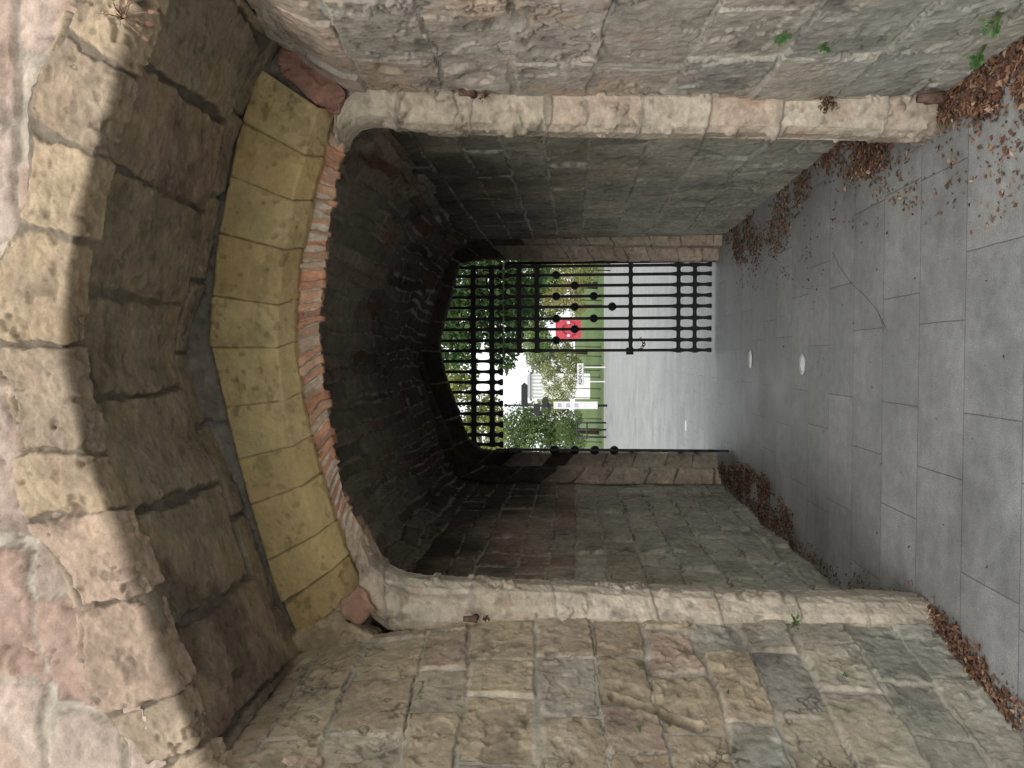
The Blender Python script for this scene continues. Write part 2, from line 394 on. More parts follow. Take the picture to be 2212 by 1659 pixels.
rb=np.array([P(a,b,YB_) for a,b in rj]); rb[0,2]=-.03
rf=rb.copy(); rf[:,1]=Y0; kz=2.84/rb[-1,2]
rf[:,2]*=kz; rf[:,0]-=.03
rf[-1]=P(400,-165,Y0); rf[0]=(1.17,Y0,-.03)
dents=[(PXp(1100,45,1.18),.10,.07),(PXp(1210,85,1.18),.12,.02),(PXp(980,130,1.2),.10,.02),(PXp(840,150,1.2),.06,.025),(PXp(1020,160,1.2),.07,.016)]
pos,S,T=loft([rf,rb],.0055)
w=masonry('stone_wall',None,pos,S,T,Rows((0,3.2),(.27,.38),(0,1.3),(.42,.75),41),wall_pal([(3,(.43,.385,.315)),(2,(.47,.38,.285)),(2,(.46,.35,.275))],[(3,GREY),(2,(.42,.365,.285)),(2,(.35,.335,.285))]),(.47,.435,.37),(0,2.8,1.4),depth=.009,bevel=(.002,.010),rough=.005,warp=.016,wscale=2.4,corner=.016,offs=.010,tilt=.04,seed=12,post=right_post,dents=dents,edge=.006,sat=.95,crack=.007,chipd=2.4,dirt=.55,pit=.003)
tag(w,'patchily plastered grey side wall with a deep pocket hole and green weeds near its foot','wall')
lj=[(2004,1342),(1700,1350),(1200,1337),(1050,1345),(800,1378),(700,1400),(640,1420)]
lb=np.array([P(a,b,YB_) for a,b in lj]); lb[0,2]=-.03
lf=np.array([[XL+(arch_front[0,0]-XL)*k,Y0,-.03+(arch_front[0,2]+.03)*k] for k in np.linspace(0,1,8)])
pos,S,T=loft([lf,lb],.0055)
def lw(px,py):
    d=ray(px,py)
    for k in np.linspace(.0012,.0024,600):
        p=np.array([d.x*k,d.y*k,H+d.z*k]); 
        xx=np.interp(p[1],[Y0,YB_],[XL+(arch_front[0,0]-XL)*p[2]/2.8, np.interp(p[2],lb[:,2],lb[:,0])])
        if p[0]<=xx: return p
    return p
dents=[(lw(1420,1440),.10,.014),(lw(1500,1400),.08,.012),(lw(1560,1470),.07,.012)]
for k in range(14):
    t=k/13; dents.append((lw(1328+175*t,1505+24*math.sin(t*2.2)+45*t*t),.027+.010*math.sin(t*3.1),.034))
    dents.append((lw(1328+175*t,1482+24*math.sin(t*2.2)+40*t*t),.045,.005))
w=masonry('stone_wall',None,pos,S,T,Rows((0,3.2),(.20,.33),(0,1.3),(.24,.46),45),wall_pal([(4,(.46,.37,.255)),(2,(.47,.39,.265)),(2,(.45,.345,.265)),(1,(.49,.42,.32)),(1,(.40,.36,.29))],[(3,GREY),(2,GG),(2,(.43,.37,.28)),(2,(.45,.385,.28))],1.05),(.48,.435,.35),(0,2.8,1.4),depth=.011,bevel=(.002,.011),rough=.005,warp=.014,wscale=3,corner=.016,offs=.011,tilt=.05,seed=15,post=left_post,dents=dents,sat=1.,crack=.005,dirt=.55,edge=.006,chipd=1.8,pit=.0035)
tag(w,'side wall of squared tan blocks turning grey green low down, with an eroded curved crevice','wall')

# ================================================================== INNER ARCH
inner=empty('inner_archway',(0,3.4+D,0),'inner archway with pale yellow stone arch above a thin red brick ring','archway')
ytop=[(645,1378),(592,1250),(532,1050),(487,870),(457,750),(462,640),(477,500),(515,300),(562,148)]
ycha=[(740,1300),(692,1195),(648,1030),(612,870),(598,750),(600,660),(610,560),(634,420),(686,232)]
ylow=[(782,1262),(740,1180),(690,1020),(652,870),(634,750),(635,660),(643,560),(670,420),(724,240)]
blow=[(797,1178),(744,1074),(715,950),(695,800),(690,720),(694,620),(709,500),(732,345),(750,272)]
def L3(px,Y):
    if Y<5: Y+=D
    return np.array([P(a,b,Y) for a,b in px])
def shift(l,dy,dz=0): r=l.copy(); r[:,1]+=dy; r[:,2]+=dz; return r
yt=L3(ytop,3.35); yc=L3(ycha,3.345); yl=L3(ylow,3.43)
pos,S,T=loft([shift(yt,.08,.01),yt,yc,yl,shift(yl,.08)],.005,0)
def yel_post(pos,c,q):
    k=sstep(.1,.35,fbm(q*4+9,5,.6))[...,None]*.25; c=c*(1-k)+np.array((.44,.35,.20))*k
    k=sstep(.15,.4,fbm(q*7+39,5,.6))[...,None]*.2; return c*(1-k)
masonry('sandstone_ring',inner,pos,T,S,Rows((0,1),(1,1),(0,4),(.18,.27),51,bounds=[-.5,1.5]),choose((3,(.54,.405,.195)),(2,(.52,.385,.18)),(1,(.55,.43,.22)),v=(.92,1.08)),(.27,.205,.11),(0,2.5,2.0),M_ash,depth=.007,bevel=(.001,.005),rough=.0035,warp=.003,corner=.006,offs=.005,tilt=.025,seed=19,mott=.16,edge=.0015,sat=1.0,pit=.003,dirt=.25,post=yel_post)
bb=L3([(640,1430),(560,1235),(500,1060),(440,940),(380,785),(395,690),(430,620),(450,480),(482,300),(535,180),(595,85)],3.375)
pos,S,T=loft([shift(bb,0,.08),bb,shift(L3(ycha,3.41),.0)],.011,2)
masonry('mortar_face',inner,pos,T,S,Rows((0,1),(1,1),(0,4),(.5,.9),52,bounds=[-.5,2]),choose((1,(.27,.25,.21)),(1,(.26,.235,.195))),(.22,.20,.17),(0,2.5,2.0),depth=.002,rough=.010,warp=.02,seed=20)
ylb=L3(ylow,3.47); bl=L3(blow,3.475)
pos,S,T=loft([shift(ylb,0,.05),ylb,bl,shift(bl,.14,.05)],.004,0)
bricks=choose((4,(.50,.25,.15)),(3,(.50,.30,.19)),(3,(.50,.37,.27)),(1,(.36,.19,.13)))
def plaster_ends(pos,c,q):
    x=pos[...,0]; nz=.08*fbm(q*7,3)
    k=np.maximum(sstep(.99,1.05,x+nz),sstep(-.78,-.86,x+nz))[...,None]
    c=c*(1-k)+np.array((.48,.38,.28))*(1+.2*fbm(q*11,3))[...,None]*k
    l=sstep(.05,.3,fbm(q*9+5,4))[...,None]*.3
    return c*(1-l)+np.array((.50,.40,.31))*l
masonry('brick_ring',inner,pos,T,S,Rows((0,1),(1,1),(0,4),(.038,.062),53,bounds=[-.5,1.5]),bricks,(.52,.45,.36),(0,2.5,2.0),M_brick,depth=.010,bevel=(.0025,.007),rough=.006,warp=.009,wscale=7,corner=.009,offs=.012,tilt=.14,seed=23,post=plaster_ends,edge=.005,sat=1.0,dirt=.5)
def jamb(innerp,outerp,sgn,seed,back):
    i=L3(innerp,3.47); o=L3(outerp,3.35); i[0,2]=-.03;o[0,2]=-.03
    mid=(i*.45+o*.55); mid[:,1]=3.368+D
    md2=(i*.85+o*.15); md2[:,1]=3.415+D
    o2=o.copy(); o2[:,0]+=sgn*.10; o2[:,1]+=.05
    b1=shift(i,.13); b1[:,0]+=sgn*.012
    b2=b1.copy(); b2[:,0]=back; b2[:,1]+=.02
    pos,S,T=loft([o2,o,mid,md2,i,b1,b2],.0055,2,.0065)
    def jp(pos,c,q):
        c=c*(1-.2*sstep(.8,.0,pos[...,2])[...,None])
        k=sstep(.0,.3,fbm(q*4+7,5,.6))[...,None]*.45; c=c*(1-k)+np.array((.56,.49,.395))*k
        k=sstep(.14,.26,fbm(q*4+87,5,.6))[...,None]*.5; c=c*(1-k)+np.array((.47,.325,.23))*k
        k=sstep(.2,.34,fbm(q*5+187,5,.6))[...,None]*.3; return c*(1-k)
    return masonry('jamb',inner,pos,S,T,Rows((0,3.2),(.22,.5),(-2,2),(3,4),seed),choose((3,(.52,.44,.33)),(2,(.54,.465,.36)),(1,(.51,.405,.31)),v=(.92,1.07)),(.38,.33,.27),(0,2.4,1.4),depth=.009,bevel=(.002,.010),rough=.008,warp=.014,corner=.014,offs=.006,tilt=.03,seed=seed,post=jp,chipd=2.4,
       dents=[(P(1440,285 if sgn>0 else 1275,3.44+D),.03,.02),(P(1675,290 if sgn>0 else 1285,3.44+D),.05,.025),(P(860,235 if sgn>0 else 1290,3.36+D),.06,.02),(P(1250,250 if sgn>0 else 1300,3.37+D),.06,.012),(P(1100,282 if sgn>0 else 1262,3.45+D),.035,.018),(P(1580,288 if sgn>0 else 1280,3.45+D),.03,.016)])
jr=jamb([(2003,300),(1700,295),(1200,287),(960,283),(890,278),(840,268),(795,266),(765,274),(748,292),(735,322)],[(2037,213),(1700,211),(1200,204),(960,199),(890,196),(840,192),(795,190),(765,195),(745,215),(722,245)],1,61,1.42)
tag(jr,'pale stone jamb beside the plastered wall')
jl=jamb([(1998,1290),(1700,1283),(1200,1262),(980,1253),(905,1249),(860,1240),(830,1225),(808,1200),(795,1175),(785,1150)],[(2003,1344),(1700,1352),(1200,1337),(980,1345),(905,1345),(860,1335),(830,1322),(808,1305),(792,1290),(776,1262)],-1,66,-1.52)
tag(jl,'pale tan jamb beside the squared blocks')
def rock(name,parent,corners_f,depth,mat,col,seed,label=None):
    bm=bmesh.new(); f=[bm.verts.new(c) for c in corners_f]; b=[bm.verts.new(np.array(c)+np.array([0,depth,0])) for c in corners_f]
    bm.faces.new(f); bm.faces.new(b[::-1]); k=len(f)
    for i in range(k): bm.faces.new((f[i],b[i],b[(i+1)%k],f[(i+1)%k]))
    bmesh.ops.recalc_face_normals(bm,faces=bm.faces)
    bmesh.ops.bevel(bm,geom=list(bm.edges),offset=.012,segments=2,affect='EDGES',profile=.6)
    bmesh.ops.triangulate(bm,faces=bm.faces)
    for _ in range(4):
        es=[e for e in bm.edges if e.calc_length()>.010]
        if es: bmesh.ops.subdivide_edges(bm,edges=es,cuts=1)
        bmesh.ops.triangulate(bm,faces=bm.faces)
    bm.normal_update()
    pts=np.array([v.co[:] for v in bm.verts]); nn=np.array([v.normal[:] for v in bm.verts])
    hh=fbm(pts*12+seed,5,.6)*.024-sstep(.1,.2,fbm(pts*9+seed+5,3))*.012
    pts2=pts+nn*hh[:,None]
    for v,p in zip(bm.verts,pts2): v.co=p
    me=bpy.data.meshes.new(name); bm.to_mesh(me); bm.free()
    me.polygons.foreach_set('use_smooth',np.ones(len(me.polygons),bool))
    at=me.color_attributes.new('Col','FLOAT_COLOR','POINT')
    c=np.ones((len(pts),4),np.float32); c[:,:3]=np.array(col)*(1+.5*fbm(pts*12+seed,5,.6))[:,None]; at.data.foreach_set('color',c.ravel())
    o=link(name,me,mat,parent)
    if label:o['label']=label
    return o
def pp(l,Y): return [P(a,b,Y+D) for a,b in l]
rock('springer_stone',inner,pp([(600,100),(650,95),(705,150),(752,200),(725,246),(685,222),(598,158)],3.33),.1,M_stone,(.36,.2,.15),3,'red sandstone springer beside the plastered wall')
rock('springer_stone',inner,pp([(735,1300),(775,1268),(812,1318),(778,1352),(742,1338)],3.32),.1,M_stone,(.38,.23,.16),5,'reddish brown springer above the tan jamb')
rock('springer_stone',inner,pp([(630,1375),(735,1296),(748,1338),(775,1362),(815,1380),(805,1405),(700,1430),(640,1435)],3.35),.12,M_stone,(.46,.36,.24),9,'tan springer at the foot of the yellow arch')

# ================================================================== PASSAGE
YP0,YP1=3.56+D,8.62
def vline(x,y,z0=-.03,z1=2.95,dx=0): return np.array([[x,y,z0],[x+dx,y,z1]])
def damp_shade(z0,z1,s,zd):  # mostly shade of the upper, far passage painted into colour, plus some staining
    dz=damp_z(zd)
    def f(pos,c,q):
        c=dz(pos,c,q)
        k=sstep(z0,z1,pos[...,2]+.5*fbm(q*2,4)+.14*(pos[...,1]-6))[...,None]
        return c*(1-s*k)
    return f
pos,S,T=loft([vline(1.31,YP0),vline(1.31,YP1)],.011)
w=masonry('passage_wall',None,pos,S,T,Rows((0,3.1),(.24,.36),(0,5.2),(.45,.95),71),wall_pal([(3,(.40,.365,.275)),(2,(.43,.37,.275)),(1,(.37,.345,.28))],[(3,(.45,.435,.34)),(2,(.48,.44,.34))],1.3),(.50,.48,.40),(0,6,1.4),depth=.010,bevel=(.001,.010),rough=.008,warp=.014,seed=31,post=damp_shade(1.4,2.6,.78,1.3),offs=.011,dirt=.6,chipd=1.5)
tag(w,'coursed grey green passage wall with leaves drifted along its foot and the shut gate leaf at its end','wall')
pos,S,T=loft([vline(-1.41,YP0),vline(-1.41,YP1)],.011)
w=masonry('passage_wall',None,pos,S,T,Rows((0,3.1),(.18,.30),(0,5.2),(.3,.75),73),wall_pal([(3,(.54,.43,.32)),(2,(.55,.47,.35)),(1,(.50,.36,.27))],[(3,(.58,.55,.42)),(2,(.58,.52,.39)),(1,(.53,.53,.41))],1.5),(.62,.57,.46),(0,6,1.4),depth=.014,bevel=(.001,.011),rough=.010,warp=.016,seed=35,post=damp_shade(1.5,2.6,.85,1.1),offs=.015,tilt=.06,lam=.003,dirt=.7,chipd=1.5)
tag(w,'brownish rubble passage wall beside the open gate leaf','wall')
vp_=[(1.33,2.66),(1.22,2.92),(.98,3.06),(-.03,3.36),(-1.08,3.06),(-1.32,2.92),(-1.43,2.66)]
cs=lambda y: np.array([(a,y,b) for a,b in vp_])
pos,S,T=loft([cs(YP0),cs(YP1)],.012,2,.016)
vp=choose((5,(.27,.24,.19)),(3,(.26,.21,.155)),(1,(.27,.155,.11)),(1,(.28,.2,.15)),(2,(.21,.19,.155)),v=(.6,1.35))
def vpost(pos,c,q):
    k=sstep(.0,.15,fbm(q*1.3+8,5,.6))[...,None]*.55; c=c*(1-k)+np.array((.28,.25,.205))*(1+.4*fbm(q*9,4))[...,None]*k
    k=sstep(4.8,7.6,pos[...,1])[...,None]; return c*(1-.75*k)  # vault colour darkened towards the far end to stand in for shade
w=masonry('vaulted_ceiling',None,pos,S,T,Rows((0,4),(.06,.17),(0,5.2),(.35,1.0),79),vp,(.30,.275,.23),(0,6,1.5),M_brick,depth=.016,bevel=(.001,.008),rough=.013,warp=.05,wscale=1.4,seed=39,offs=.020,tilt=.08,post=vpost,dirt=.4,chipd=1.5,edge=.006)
tag(w,'low faceted dark vault of grey brown rubble over the passage','ceiling')

# far arch
far=empty('far_archway',(0,8.6,0),'dark bluntly pointed archway at the far end of the passage holding the gates','archway')
o0=[(1553,500),(1300,495),(1100,488),(980,492),(915,508),(876,640),(846,745),(878,860),(932,1005),(985,1030),(1060,1041),(1300,1043),(1546,1044)]
o1=[(1551,530),(1300,526),(1100,522),(1005,527),(955,545),(922,660),(899,745),(930,850),(980,978),(1020,1008),(1080,1014),(1300,1016),(1546,1016)]
i1=[(1548,536),(1300,532),(1100,528),(1008,533),(959,550),(926,660),(904,745),(934,850),(984,972),(1024,1003),(1080,1008),(1300,1010),(1543,1010)]
i2=[(1541,562),(1300,560),(1100,558),(1015,560),(988,572),(963,665),(944,745),(966,835),(1010,950),(1036,974),(1090,978),(1300,980),(1540,982)]
def fl(l): l=l.copy(); l[0,2]=-.03; l[-1,2]=-.03; return l
a0,a1,b1,b2=[fl(L3(p,y)) for p,y in ((o0,8.5),(o1,8.53),(i1,8.68),(i2,8.72))]
a0f=shift(a0,-.16)
fp=wall_pal([(2,(.17,.135,.105)),(2,(.19,.15,.115))],[(3,(.72,.60,.46)),(2,(.70,.55,.43)),(1,(.72,.63,.51))],2.05)  # daylit foot and shaded head of the arch painted into the stone palette
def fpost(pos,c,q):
    k=sstep(1.4,2.3,pos[...,2]+.3*fbm(q*3,3))[...,None]; return c*(1-.6*k)  # shade under the arch head painted into the colour
pos,S,T=loft([shift(a0,.06),a0,a1,b1],.009,1)
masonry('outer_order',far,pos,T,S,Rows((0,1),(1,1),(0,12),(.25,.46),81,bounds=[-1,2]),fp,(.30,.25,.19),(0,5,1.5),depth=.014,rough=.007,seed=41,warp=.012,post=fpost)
pos,S,T=loft([b1,b2,shift(b2,.14)],.009,1)
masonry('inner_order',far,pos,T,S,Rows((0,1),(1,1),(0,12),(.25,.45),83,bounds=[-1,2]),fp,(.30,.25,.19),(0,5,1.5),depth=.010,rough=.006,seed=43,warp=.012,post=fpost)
x=np.arange(-1.7,1.65,.025); z=np.arange(0,3.9,.025); XX,ZZ=np.meshgrid(x,z); pos=np.stack([XX,np.full_like(XX,8.56),ZZ],-1)
poly2=[(v[0]*1.03,v[2]*1.015) for v in a0]
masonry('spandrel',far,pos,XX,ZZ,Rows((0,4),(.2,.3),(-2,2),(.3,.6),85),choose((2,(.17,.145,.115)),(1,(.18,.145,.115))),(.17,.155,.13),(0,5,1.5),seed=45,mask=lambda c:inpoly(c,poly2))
for nme,bx in (('rear_jamb',(1.2,1.9,8.80,9.3,0,3.9)),('rear_jamb',(-1.9,-1.25,8.80,9.3,0,3.9)),('lintel',(-1.25,1.2,8.80,9.3,3.42,3.9))):
    box(nme,*bx,M_core,far,.01)
core=empty('passage_blocker',(0,6,0),'unseen stone mass round the passage, added to keep sky light out','building')  # unseen masonry boxes, added to stop sky light leaking into the passage
box('side_blocker',1.48,2.6,2.56,9.28,0,4.46,M_core,core,.02)
box('side_blocker',-2.6,-1.60,2.56,9.28,0,4.46,M_core,core,.02)
box('roof',-1.60,1.48,2.56,9.28,3.7,4.46,M_core,core,.02)  # unseen slab over the vault, added to block light from above

# ================================================================== GATES
YG=8.92
def gx(py): return float(P(1239,py,YG)[0])
def gz(px): return float(P(px,772,YG)[2])
def plate(prof,axis,c,thick):
    bm=bmesh.new(); A=[]
    for s in (-1,1):
        row=[]
        for p,hw in prof:
            for q in (c-hw,c+hw):
                row.append(bm.verts.new((q,s*thick,p) if axis=='z' else (p,s*thick,q)))
        A.append(row)
    n=len(prof)
    for i in range(n-1):
        a=2*i
        for r in A: bm.faces.new((r[a],r[a+1],r[a+3],r[a+2]))
        bm.faces.new((A[0][a],A[0][a+2],A[1][a+2],A[1][a])); bm.faces.new((A[0][a+1],A[1][a+1],A[1][a+3],A[0][a+3]))
    bm.faces.new((A[0][0],A[1][0],A[1][1],A[0][1])); bm.faces.new((A[0][-2],A[0][-1],A[1][-1],A[1][-2]))
    return bm
def bar_profile(z0,z1,nodes,lo=.0165,hi=.028,ends=(True,True),bot=.022):
    out=[]; k=80
    for i in range(k+1):
        z=z0+(z1-z0)*i/k
        w=lo
        for nz in nodes: w=max(w,lo+(hi-lo)*math.exp(-((z-nz)/.05)**2))
        if ends[0]: w=max(w,lo+bot*math.exp(-((z-z0-.02)/.035)**2))
        if ends[1]: w=max(w,lo+.022*math.exp(-((z1-z-.03)/.03)**2))
        out.append((z,w))
    return out
BP=[575,594,617,640,663,688,711,735,757]
bx_=[gx(p) for p in BP]
rails=[gz(p) for p in (1122,1160,1362,1465,1500)]
BALLS={594:[1201],617:[1241],640:[1201,1282],663:[1241,1322],688:[1201,1282],711:[1241],735:[1201]}
def rail_prof(xs,hw=.026,bul=.012):
    x0,x1=min(xs)-.03,max(xs)+.03; k=120; out=[]
    for i in range(k+1):
        x=x0+(x1-x0)*i/k
        d=min(abs(x-q) for q in xs)
        out.append((x,hw+bul*math.exp(-(d/.03)**2)))
    return out
def make_leaf(label,hx,loc,rz,mirror):
    root=empty('iron_gate',loc,label,'gate',None,rz)
    s=-1 if mirror else 1
    for p,xw in zip(BP,bx_):
        c=s*(xw-hx)
        bm_obj('bar',plate(bar_profile(.035,gz(1090),rails[:2]+rails[3:],bot=.010),'z',c,.012),M_iron,root,local=True)
        for b in BALLS.get(p,[]):
            bm=bmesh.new(); bmesh.ops.create_uvsphere(bm,u_segments=20,v_segments=14,radius=.050)
            o=bm_obj('knob',bm,M_iron,root,True,True); o.location=(c,0,gz(b))
    for i,r in enumerate(rails):
        bm_obj('rail',plate(rail_prof([s*(q-hx) for q in bx_],.026 if i<2 else .020,.010),'x',r,.016),M_iron,root,local=True)
    tube_c=s*(gx(567)-hx)
    bm=bmesh.new(); tube_bm(bm,[(tube_c,0,.0),(tube_c,0,gz(1095))],.018,10); bm_obj('pivot_post',bm,M_iron,root,True,True)
    return root
hxR=gx(567)
leafR=make_leaf('shut black iron gate leaf with ball bosses and a dangling latch chain',hxR,(hxR,YG,0),0,False)
lx=bx_[-1]-hxR
bm=bmesh.new(); fbox(bm,lx-.05,lx+.03,-.035,-.018,gz(1368),gz(1352)); bm_obj('latch_plate',bm,M_iron,leafR,local=True,bev=.003)
for k in range(9):
    bm=bmesh.new(); R=.016
    pts=[(R*.7*math.cos(t),0,R*math.sin(t)) for t in np.linspace(0,2*math.pi,11)]
    tube_bm(bm,pts,.005,6); o=bm_obj('chain_link',bm,M_rust,leafR,True,True); o.location=(lx+.016*k,-.04,gz(1375)-.02-.06*math.sin(k*math.pi/9)); o.rotation_euler=(0,.4*(k-4),(k%2)*1.2)
hxL=gx(972)
leafL=make_leaf('open black iron gate leaf swung back and seen edge on',hxR,(hxL,YG,0),-math.radians(90)+math.atan(-hxL/YG),True)
root=empty('portcullis',(0,YG+.05,2.3),'fixed black iron grille of spiked bars filling the head of the far arch','portcullis')
PB=BP+[780,803,826,848,873,895,918,941,962]
pr=[gz(1022),gz(1062)]
for p in PB:
    bm=plate(bar_profile(gz(1086),3.36,pr,.0175,.032,(True,False)),'z',gx(p),.012); o=bm_obj('bar',bm,M_iron,root); o.matrix_parent_inverse=Matrix.Identity(4); o.location=(0,0,-2.3)
for r in pr:
    bm=plate(rail_prof([gx(p) for p in PB],.028,.012),'x',r-2.3,.017); o=bm_obj('rail',bm,M_iron,root,local=True)

# ================================================================== PAVEMENT LIGHTS
def plight(px,py,label):
    c=FL(px,py); t=empty('pavement_light',tuple(c),label,'light','round lights set in the paving')
    bm=bmesh.new(); prof=[(.055,.0),(.056,.007),(.062,.009),(.074,.007),(.08,.001)]; rg=[]
    for r,z in prof: rg.append([bm.verts.new((r*math.cos(a),r*math.sin(a),z)) for a in [2*math.pi*k/32 for k in range(32)]])
    for q,w in zip(rg,rg[1:]):
        for k in range(32): bm.faces.new((q[k],q[(k+1)%32],w[(k+1)%32],w[k]))
    bm_obj('rim',bm,M_steel,t,True,True)
    bm=bmesh.new(); bmesh.ops.create_circle(bm,cap_ends=True,segments=32,radius=.056)
    o=bm_obj('lens',bm,M_lens,t,False,True); o.location=(0,0,.005)
plight(1735,787,'round white light set in the paving, nearest the viewer')
plight(1622,776,'round white light in the paving, second from the viewer')
plight(1482,920,'round white light in the paving outside, just past the open gate')

# ================================================================== LEAVES / LITTER
def leaves_mesh(name,cen,size,nrm,cols,rs,fold=.35,asp=.62):
    n=len(cen); nrm=nrm/np.linalg.norm(nrm,axis=1,keepdims=True)
    r=rs.normal(size=(n,3)); a=np.cross(nrm,r); a/=np.linalg.norm(a,axis=1,keepdims=True); b=np.cross(nrm,a)
    s=size[:,None]; fo=(rs.uniform(-1,1,(n,1))*fold+fold*.5)
    asp=asp*rs.uniform(.5,1.2,(n,1))
    v0=cen-a*s*.5; v2=cen+a*s*.5+nrm*s*rs.uniform(-.25,.25,(n,1)); w=asp*.5
    v1=cen-b*s*w+nrm*s*fo*.6-a*s*.08; v3=cen+b*s*w+nrm*s*fo*.6-a*s*rs.uniform(-.1,.2,(n,1))
    V=np.stack([v0,v1,v2,v3],1).reshape(-1,3); i=np.arange(n)*4
    Fc=np.concatenate([np.stack([i,i+1,i+2],1),np.stack([i,i+2,i+3],1)])
    return mesh_np(name,V,Fc,np.repeat(cols,4,axis=0),False)
DEADP=np.array([(.15,.08,.05),(.12,.06,.038),(.19,.105,.06),(.10,.06,.042),(.32,.22,.14),(.17,.075,.046),(.23,.125,.075),(.085,.055,.043)])
def drift(poly_px,n,hmax,size,label,seed,thr=-.05,spread=.03):
    rs=np.random.RandomState(seed)
    poly=[FL(*p)[:2] for p in poly_px]; A=np.array(poly); lo=A.min(0); hi=A.max(0)
    pts=[]
    while len(pts)<n:
        q=rs.uniform(lo,hi,(n*3,2))
        ok=inpoly(np.stack([q[:,0],0*q[:,0],q[:,1]],1),[tuple(a) for a in poly])
        q=q[ok]
        d=fbm(np.stack([q[:,0],q[:,1],0*q[:,0]],1)*6+seed,3)
        q=q[(d+rs.uniform(-.25,.25,len(q)))>thr]
        pts+=list(q)
    pts=np.array(pts[:n]); pts=pts+rs.normal(size=pts.shape)*spread
    bumps=np.clip(.5+fbm(np.stack([pts[:,0],pts[:,1],0*pts[:,0]],1)*6+seed,2),0,1)
    z=.004+rs.uniform(0,1,n)*hmax*bumps
    nr=np.stack([rs.normal(size=n)*.35,rs.normal(size=n)*.35,np.ones(n)],1)
    cols=DEADP[rs.randint(0,len(DEADP),n)]*rs.uniform(.7,1.3,(n,1))
    me=leaves_mesh('fallen_leaves',np.c_[pts,z],rs.uniform(.25,1.3,n)*size,nr,cols,rs,.4)
    o=link('fallen_leaves',me,M_dead); tag(o,label,cat='leaves',kind='stuff')
drift([(1562,503),(1840,285),(1800,335),(1735,440),(1700,530),(1640,580),(1590,560)],2600,.016,.029,'brown leaves drifted along the foot of the grey green passage wall',1)
drift([(1810,300),(1960,302),(1925,345),(1860,390),(1800,390),(1775,350)],1300,.020,.030,'brown leaves heaped behind the pale jamb beside the plastered wall',2)
drift([(2035,224),(2280,40),(2320,170),(2180,215),(2120,240),(2050,250)],3200,.032,.034,'thick drift of brown leaves against the plastered wall by the weeds',3,-.2)
drift([(1850,300),(2050,255),(2260,200),(2260,400),(2130,480),(1990,470),(1890,430)],420,.006,.026,'brown leaves scattered thinly over the paving',4,.08)
drift([(1546,1008),(1575,1048),(1700,1190),(1722,1210),(1715,1120),(1665,1045),(1610,1005)],3600,.024,.031,'rusty brown leaf drift along the rubble passage wall',5,-.15)
drift([(1985,1310),(2010,1378),(2260,1670),(2300,1640),(2225,1545),(2110,1425),(2020,1318)],2300,.022,.032,'brown leaves along the foot of the squared block wall',6,-.2)
drift([(1715,1200),(1850,1295),(1970,1290),(1965,1255),(1830,1250),(1725,1165)],600,.008,.020,'few crumbled leaves and dirt beside the tan jamb',7,-.1)
drift([(1560,520),(1600,620),(1760,640),(1980,520),(1850,400)],380,.006,.020,'small leaf scraps strewn on the paving inside the passage',8,.05)
drift([(1600,700),(1600,960),(1900,1150),(2180,1250),(2180,560),(1850,600)],100,.004,.015,'sparse leaf specks over the middle of the paving',9,-.3)
def fp3(px,py,z): q=FL(px,py); return (q[0],q[1],z)
tw=empty('twig',fp3(1815,555,.01),'thin bent dry twig lying on the paving','twig')
tube('stem',[fp3(1800,545,.005),fp3(1815,575,.006),fp3(1840,612,.006),fp3(1868,636,.007),fp3(1895,668,.005),fp3(1912,700,.006),fp3(1918,715,.005)],[.0007,.0009,.001,.001,.0011,.0012,.001],M_twig,tw,6)
tube('side_shoot',[fp3(1900,676,.006),fp3(1912,706,.009),fp3(1910,720,.006)],[.001,.0012,.001],M_twig,tw,6)

# ================================================================== WEEDS
def big_leaf(bm,lay,p,d,nrm,L,W,col):
    d=d.normalized(); s=d.cross(nrm).normalized(); n=s.cross(d)
    prof=[(0,.08),(.2,.75),(.45,1),(.7,.7),(.9,.25),(1,0.02)]
    mid=[];lf=[];rt=[]
    for t,w in prof:
        c=p+d*L*t-n*L*.25*t*t
        mid.append(bm.verts.new(c)); jag=1+.18*math.sin(t*37)
        lf.append(bm.verts.new(c+s*W*.5*w*jag+n*W*.18*w)); rt.append(bm.verts.new(c-s*W*.5*w*jag+n*W*.18*w))
    for i in range(len(prof)-1):
        for a,b in ((lf,mid),(mid,rt)):
            bm.faces.new((a[i],a[i+1],b[i+1],b[i]))
    for v in mid+lf+rt: v[lay]=(*[max(.005,c*random.uniform(.85,1.15)) for c in col],1)
def weed(name,base,nrm,n,L,W,cols,label,cat='plant',stem_l=.05,mat_stem=None,droop=0):
    t=empty(name,tuple(base),label,cat)
    bs=bmesh.new(); bl=bmesh.new(); lay=bl.verts.layers.float_color.new('Col')
    nrm=Vector(nrm).normalized(); base=Vector(base)
    for k in range(n):
        d=(nrm*random.uniform(.5,1.2)+Vector((random.uniform(-1,1),random.uniform(-1,1),random.uniform(-.2,1.1)-droop))*.9).normalized()
        e=base+d*stem_l*random.uniform(.5,1.5)
        tube_bm(bs,[base-nrm*.05,(base*.5+e*.5)+Vector((0,0,.006)),e],[.0018,.0015,.001],5)
        c=random.choice(cols)
        l=L*random.uniform(.6,1.2)
        up=Vector((random.uniform(-.4,.4),-1,random.uniform(.2,.9)))
        big_leaf(bl,lay,e,d+Vector((0,0,-.2)),up,l,W*l/L,c)
        if random.random()<.6: big_leaf(bl,lay,base*.45+e*.55,(d+Vector((random.uniform(-1,1),random.uniform(-1,1),random.uniform(-.5,.8)))),up,l*.7,W*.7,random.choice(cols))
    bm_obj('stems',bs,mat_stem or flat_mat(name+'_stem',(.10,.14,.05),.7),t,True)
    bm_obj('foliage',bl,M_leaf,t,True)
GRN=[(.08,.17,.05),(.10,.20,.065),(.06,.14,.045),(.14,.24,.09)]
